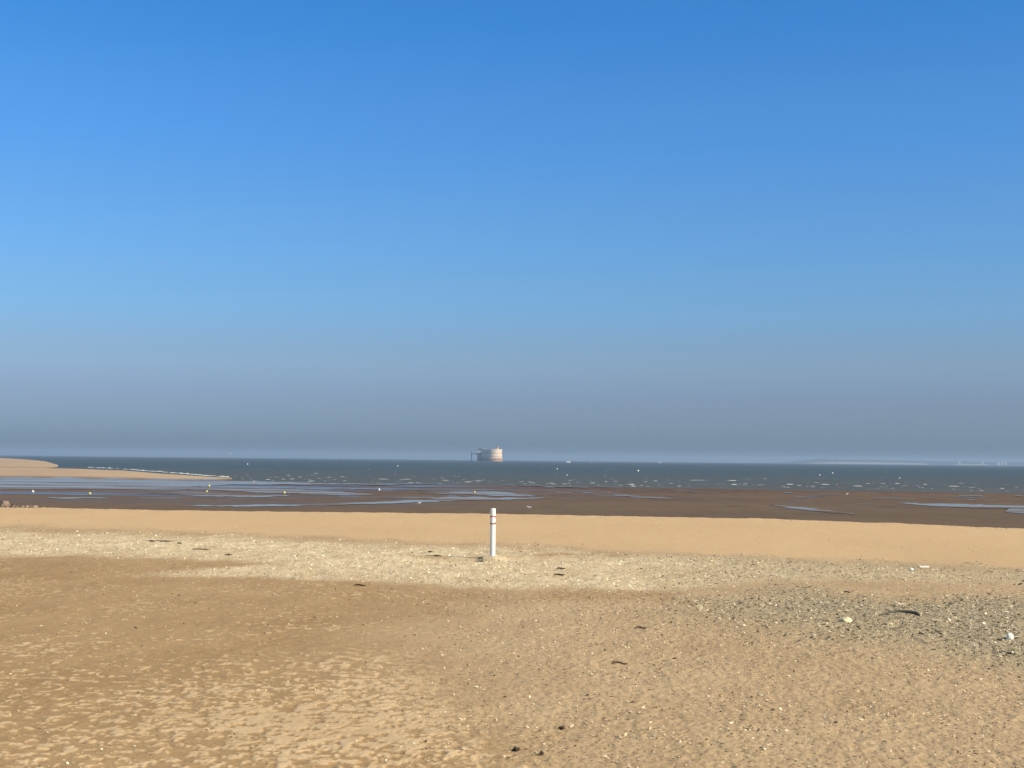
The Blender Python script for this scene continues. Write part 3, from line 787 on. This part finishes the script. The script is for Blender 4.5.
boat(591, 461, 2900, 5.5, 'small white boat between the two larger ones right of the fort', 2.9)
boat(659.5, 462, 3600, 9, 'faint white boat farthest right of those near the fort', -.2)

# ------------------------------------------------------------------ sea fort
FD = 3300.0; FS = 1.27
fp = at_dist(489.9, 460, FD)
FST = simple('fort_stone', (.80, .62, .46), .9, .12, .22, .1); FSD = simple('fort_base_stone', (.36, .22, .15), .9, .2, .2, .1)
FDK = simple('dark_opening', (.16, .12, .09), .9, .1, 1); SLATE = simple('grey_roof', (.22, .23, .25), .8, .1, .5); RUST = simple('red_brick', (.34, .17, .11), .9, .1, .5)
fort = tag(empty('sea_fort', (fp.x, FD, SEA), 0), 'oval stone fort rising from the sea at the horizon, its right end sunlit', 'fort')
AX = math.atan2(.899, -.437)   # long axis, from near end to far end
ax_ = Vector((math.cos(AX), math.sin(AX), 0)); nx = Vector((-ax_.y, ax_.x, 0))
def stad(r, half, n=20):
    pts = []
    for i in range(n + 1):
        a_ = -math.pi / 2 + math.pi * i / n; pts.append(ax_ * (half + r * math.cos(a_)) + nx * (r * math.sin(a_)))
    for i in range(n + 1):
        a_ = math.pi / 2 + math.pi * i / n; pts.append(ax_ * (-half + r * math.cos(a_)) + nx * (r * math.sin(a_)))
    return pts
def stack(prof, half=18.5):
    bm = bmesh.new(); R = [[bm.verts.new(p + Vector((0, 0, z))) for p in stad(r, half)] for r, z in prof]
    n = len(R[0])
    for A_, B_ in zip(R, R[1:]):
        for i in range(n): bm.faces.new((A_[i], A_[(i + 1) % n], B_[(i + 1) % n], B_[i]))
    bm.faces.new(R[-1]); bm.faces.new(R[0][::-1]); bmesh.ops.recalc_face_normals(bm, faces=bm.faces); return bm
bm_obj('plinth', stack([(16.8, -3), (16.3, 4.6), (15.4, 5.4)]), FSD, fort)
# ring wall with an open court
bm = bmesh.new(); profs = [(15.2, 5.3), (15.0, 17.6), (15.45, 17.8), (15.45, 18.4), (15.1, 18.5), (15.1, 19.8), (14.3, 19.8), (14.3, 17.0), (8.5, 17.0), (8.5, 5.3)]
R = [[bm.verts.new(p + Vector((0, 0, z))) for p in stad(r, 18.5)] for r, z in profs]; n = len(R[0])
for A_, B_ in zip(R, R[1:]):
    for i in range(n): bm.faces.new((A_[i], A_[(i + 1) % n], B_[(i + 1) % n], B_[i]))
bmesh.ops.recalc_face_normals(bm, faces=bm.faces)
wall = bm_obj('wall', bm, FST, fort)
def win(pos, nrm, z, w=1.6, h=2.0):
    s = Vector((-nrm.y, nrm.x, 0)); bm = bmesh.new(); o_ = []; i_ = []
    outline = [(-w / 2, 0), (w / 2, 0), (w / 2, h * .6)] + [(w / 2 * math.cos(a_), h * .6 + w / 2 * math.sin(a_)) for a_ in (math.pi * k / 6 for k in range(1, 6))] + [(-w / 2, h * .6)]
    f_ = [bm.verts.new(pos + s * a_ + nrm * .05 + Vector((0, 0, z + b_))) for a_, b_ in outline]; g2 = [bm.verts.new(pos + s * a_ - nrm * .3 + Vector((0, 0, z + b_))) for a_, b_ in outline]
    bm.faces.new(f_); bm.faces.new(g2[::-1])
    for i in range(len(f_)): bm.faces.new((f_[i], g2[i], g2[(i + 1) % len(f_)], f_[(i + 1) % len(f_)]))
    bmesh.ops.recalc_face_normals(bm, faces=bm.faces); return bm_obj('window', bm, FDK, fort)
for z in (6.9, 12.6):
    for k_ in range(9):
        a_ = -math.pi / 2 + math.pi * (k_ + .5) / 9 + math.pi
        nr = ax_ * math.cos(a_) + nx * math.sin(a_); win(ax_ * -18.5 + nr * 15.12, nr, z)
    for k_ in range(7):
        win(ax_ * (-16 + k_ * 5.3) + nx * 15.12, nx, z)
tw = ax_ * -14 + nx * -9
bm = lathe([(2.0, 17), (1.7, 22.8), (2.0, 22.9), (2.0, 23.2)], 16, off=tw); tower = bm_obj('lookout_tower', bm, FST, fort, False)
bm = lathe([(2.9, 23.2), (2.9, 24.9), (2.0, 25.4), (0, 25.8)], 12, off=tw); bm_obj('lantern_room', bm, SLATE, tower)
bm = bmesh.new(); q = nx * 10 + ax_ * -2
bar(bm, q + Vector((0, 0, 16.5)), q + Vector((0, 0, 20.6)), .9, .7, 8); bar(bm, q + Vector((0, 0, 8)) + nx * 6.5, q + Vector((0, 0, 19)) + nx * 6.5, .9, .8, 8); bm_obj('white_mast', bm, WHITE, fort)
bm = bmesh.new(); q = ax_ * 12
for dx, hh_ in ((0, 21.3), (6, 20.7), (-9, 20.9)):
    c_ = q + ax_ * dx
    vs = [c_ + ax_ * a_ + nx * b_ for a_, b_ in ((-3, 8.8), (3, 8.8), (3, 14), (-3, 14))]
    lo = [bm.verts.new(v + Vector((0, 0, 17.02))) for v in vs]; hi = [bm.verts.new(v + Vector((0, 0, hh_))) for v in vs]
    bm.faces.new(hi); bm.faces.new(lo[::-1])
    for i in range(4): bm.faces.new((lo[i], lo[(i + 1) % 4], hi[(i + 1) % 4], hi[i]))
bmesh.ops.recalc_face_normals(bm, faces=bm.faces); bm_obj('roof_huts', bm, SLATE, fort)
fort.scale = (FS * .97, FS * .97, FS * 1.13)
# access platform standing on legs beside the fort
pp = at_dist(475.5, 460, FD - 8); sc_ = FD / F
plat = tag(empty('jetty_platform', (pp.x, FD - 8, SEA), 0), 'dark steel platform on tall legs at the left of the sea fort', 'platform')
STEEL = simple('dark_steel', (.10, .12, .14), .6, .1, .5, .4, 0, .4)
bm = bmesh.new(); box(bm, -6.5, 9, -3, 3, 11.2, 12.6); box(bm, 3, 9.5, -3.5, 3.5, 12.6, 14.2); bm_obj('deck', bm, STEEL, plat)
for x_, h_ in ((-7.4, 15), (4.0, 13), (8.4, 13)):
    bm = bmesh.new(); bar(bm, (x_, 0, -4), (x_, 0, h_), .9, .9, 8)
    if x_ < 0: pass
    bm_obj('leg', bm, STEEL, plat)
bm = bmesh.new(); box(bm, 4.5, 10, -3.3, 3, 14.2, 17.0); cbn = bm_obj('cabin', bm, WHITE, plat); bm = bmesh.new(); box(bm, 5.3, 9.6, -3.36, -3.31, 15.2, 16.2); bm_obj('window', bm, GLS, cbn)
bm = bmesh.new(); box(bm, 5.5, 9.6, -2.5, 3, 17.0, 20.8); bar(bm, (7, 0, 20), (3.2, 0, 18.5), .5, .4, 6); bm_obj('crane_housing', bm, STEEL, plat)
bm = bmesh.new(); box(bm, 9.5, 16, -1.2, 1.2, 12.0, 12.9); bm_obj('footbridge', bm, STEEL, plat); plat.scale = (FS, FS, FS * 1.13)

# ------------------------------------------------------------------ far shore
LANDM = simple('far_woodland', (.055, .07, .05), .95, .2, .004, .1); CLIFF = simple('far_beach_sand', (.30, .29, .26), .9, .1, .004, .1)
LD = 9000.0
PALEW = simple('pale_render', (.46, .46, .45), .8, .06, .1)
def strip(name, knots, Y, depth, mat, label, base=SEA - 1):
    xs = np.arange(knots[0][0], knots[-1][0] + .1, 1.2); Vs = []
    for x in xs:
        h_ = np.interp(x, [k_[0] for k_ in knots], [k_[1] for k_ in knots]); hor = at_dist(x, hor_y(x), Y)
        X = hor.x; hm = h_ * Y / F * (1 + .12 * math.sin(x * 1.7) + .08 * math.sin(x * 4.1))
        for dy, hf in ((0, 0), (.05, .75), (.3, 1.0), (.7, .9), (1, 0)):
            Vs.append((X, Y + dy * depth, base + hm * hf))
    me = mesh_from(name, np.array(Vs), grid_quads(len(xs), 5)); return tag(link(name, me, mat), label, kind='structure')
strip('hills', [(775, 0), (800, 1.2), (815, 3.4), (832, 4.6), (848, 4.0), (860, 4.1), (900, 3.8), (930, 3.4), (990, 3.2), (1024, 3.0), (1120, 3.2), (1250, 2.6), (1400, 0)], LD, 700, LANDM, 'low hazy wooded shore far across the water')
strip('far_beach', [(806, 0), (818, 1.3), (840, 2.0), (900, 1.8), (925, 1.6), (932, 0)], LD - 160, 120, CLIFF, 'pale strip of beach below the far wooded shore')
strip('far_beach', [(955, 0), (962, 1.2), (985, 1.4), (992, 0)], LD - 160, 120, CLIFF, 'short pale strip of beach below the far shore at the right')
for px, w, h, lab in [(959.5, 2.0, 4.6, 'pale grey block on the far shore, leftmost of the distant buildings'), (982.5, 2.2, 3.8, 'faint low building on the far shore between the outer ones'),
                      (998.5, 3.0, 4.2, 'low white building on the far shore, left of the two tall white ones'), (1002.5, 2.2, 4.9, 'tall white building on the far shore, left one of the pair'), (1006, 1.5, 5.2, 'narrow white tower on the far shore, rightmost of the distant buildings')]:
    Yb = LD - 60; s = Yb / F; p = at_dist(px, 462, Yb); t = tag(empty('distant_building', (p.x, Yb, SEA)), lab, 'building', 'buildings on the far shore')
    bm = bmesh.new(); h *= .86; box(bm, -w * s / 2, w * s / 2, 0, 12, -1, h * s); bm_obj('wall', bm, PALEW, t)
    bm = bmesh.new(); box(bm, -w * s / 2 - .6, w * s / 2 + .6, -.6, 12.6, h * s + .01, h * s + 1.5); bm_obj('roof', bm, SLATE if w > 2.1 else PALEW, t)
p = at(7, 459.4, -1.0)
# lone dark hut on the far sandbank
p = at_dist(7, 459.6, 1150); t = tag(empty('beach_hut', (p.x, p.y, p.z - .6)), 'tiny dark hut on top of the far sandbank at the left', 'hut')
bm = bmesh.new(); box(bm, -.8, .8, -.8, .8, -.6, 1.0); bm_obj('wall', bm, DARKW, t); bm = bmesh.new(); bar(bm, (0, 0, 1.0), (0, 0, 1.7), 1.15, .08, 4); bm_obj('roof', bm, DARKW, t)

# ------------------------------------------------------------------ haze
HZ = bpy.data.materials.new('haze'); HZ.use_nodes = True; nt = HZ.node_tree; nt.nodes.clear()
o_ = nt.nodes.new('ShaderNodeOutputMaterial'); pv = nt.nodes.new('ShaderNodeVolumePrincipled'); nt.links.new(pv.outputs[0], o_.inputs['Volume'])
pv.inputs['Color'].default_value = (.50, .65, .86, 1); pv.inputs['Density'].default_value = 1.4e-4; pv.inputs['Anisotropy'].default_value = 0.1
bm = bmesh.new(); box(bm, -31000, 31000, -200, 15500, -9, 55)
tag(bm_obj('haze', bm, HZ), 'thin sea haze', kind='stuff')

# ------------------------------------------------------------------ light
EL = rad(33); BE = rad(27)
sd = Vector((math.cos(BE) * math.cos(EL), -math.sin(BE) * math.cos(EL), math.sin(EL)))
sun_d = bpy.data.lights.new('sun', 'SUN'); sun_d.energy = 4.5; sun_d.angle = rad(.53); sun_d.color = (1.0, .875, .66)
sun = bpy.data.objects.new('sun', sun_d); C.objects.link(sun); sun.rotation_euler = sd.to_track_quat('Z', 'Y').to_euler()
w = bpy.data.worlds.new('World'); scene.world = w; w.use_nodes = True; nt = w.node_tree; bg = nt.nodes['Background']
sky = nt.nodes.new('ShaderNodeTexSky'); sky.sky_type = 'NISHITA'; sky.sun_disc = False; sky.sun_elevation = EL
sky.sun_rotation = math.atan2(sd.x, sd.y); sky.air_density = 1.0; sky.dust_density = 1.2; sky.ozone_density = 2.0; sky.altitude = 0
# sky tint by height: saturated blue low down, warmed overhead to cut blue fill
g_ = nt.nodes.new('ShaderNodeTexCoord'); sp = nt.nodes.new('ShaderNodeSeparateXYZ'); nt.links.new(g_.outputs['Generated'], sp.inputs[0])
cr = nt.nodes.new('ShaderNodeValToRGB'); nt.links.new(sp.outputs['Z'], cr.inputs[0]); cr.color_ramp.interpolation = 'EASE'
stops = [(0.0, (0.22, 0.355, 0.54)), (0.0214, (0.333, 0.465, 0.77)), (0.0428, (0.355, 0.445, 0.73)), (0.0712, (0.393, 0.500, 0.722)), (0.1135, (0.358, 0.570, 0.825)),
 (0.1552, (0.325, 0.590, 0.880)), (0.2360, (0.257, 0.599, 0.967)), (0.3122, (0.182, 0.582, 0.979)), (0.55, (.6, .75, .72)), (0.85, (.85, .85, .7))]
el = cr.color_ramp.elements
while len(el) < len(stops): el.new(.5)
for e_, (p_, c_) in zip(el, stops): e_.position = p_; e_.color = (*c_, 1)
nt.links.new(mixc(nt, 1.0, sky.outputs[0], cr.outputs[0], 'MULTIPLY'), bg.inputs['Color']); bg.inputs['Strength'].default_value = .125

scene.view_settings.view_transform = 'Standard'; scene.view_settings.look = 'None'; scene.view_settings.exposure = 0.45; scene.view_settings.gamma = 1
scene.cycles.use_denoising = True; scene.cycles.denoiser = 'OPENIMAGEDENOISE'; scene.cycles.denoising_input_passes = 'RGB_ALBEDO_NORMAL'; scene.cycles.max_bounces = 6; scene.cycles.volume_bounces = 0
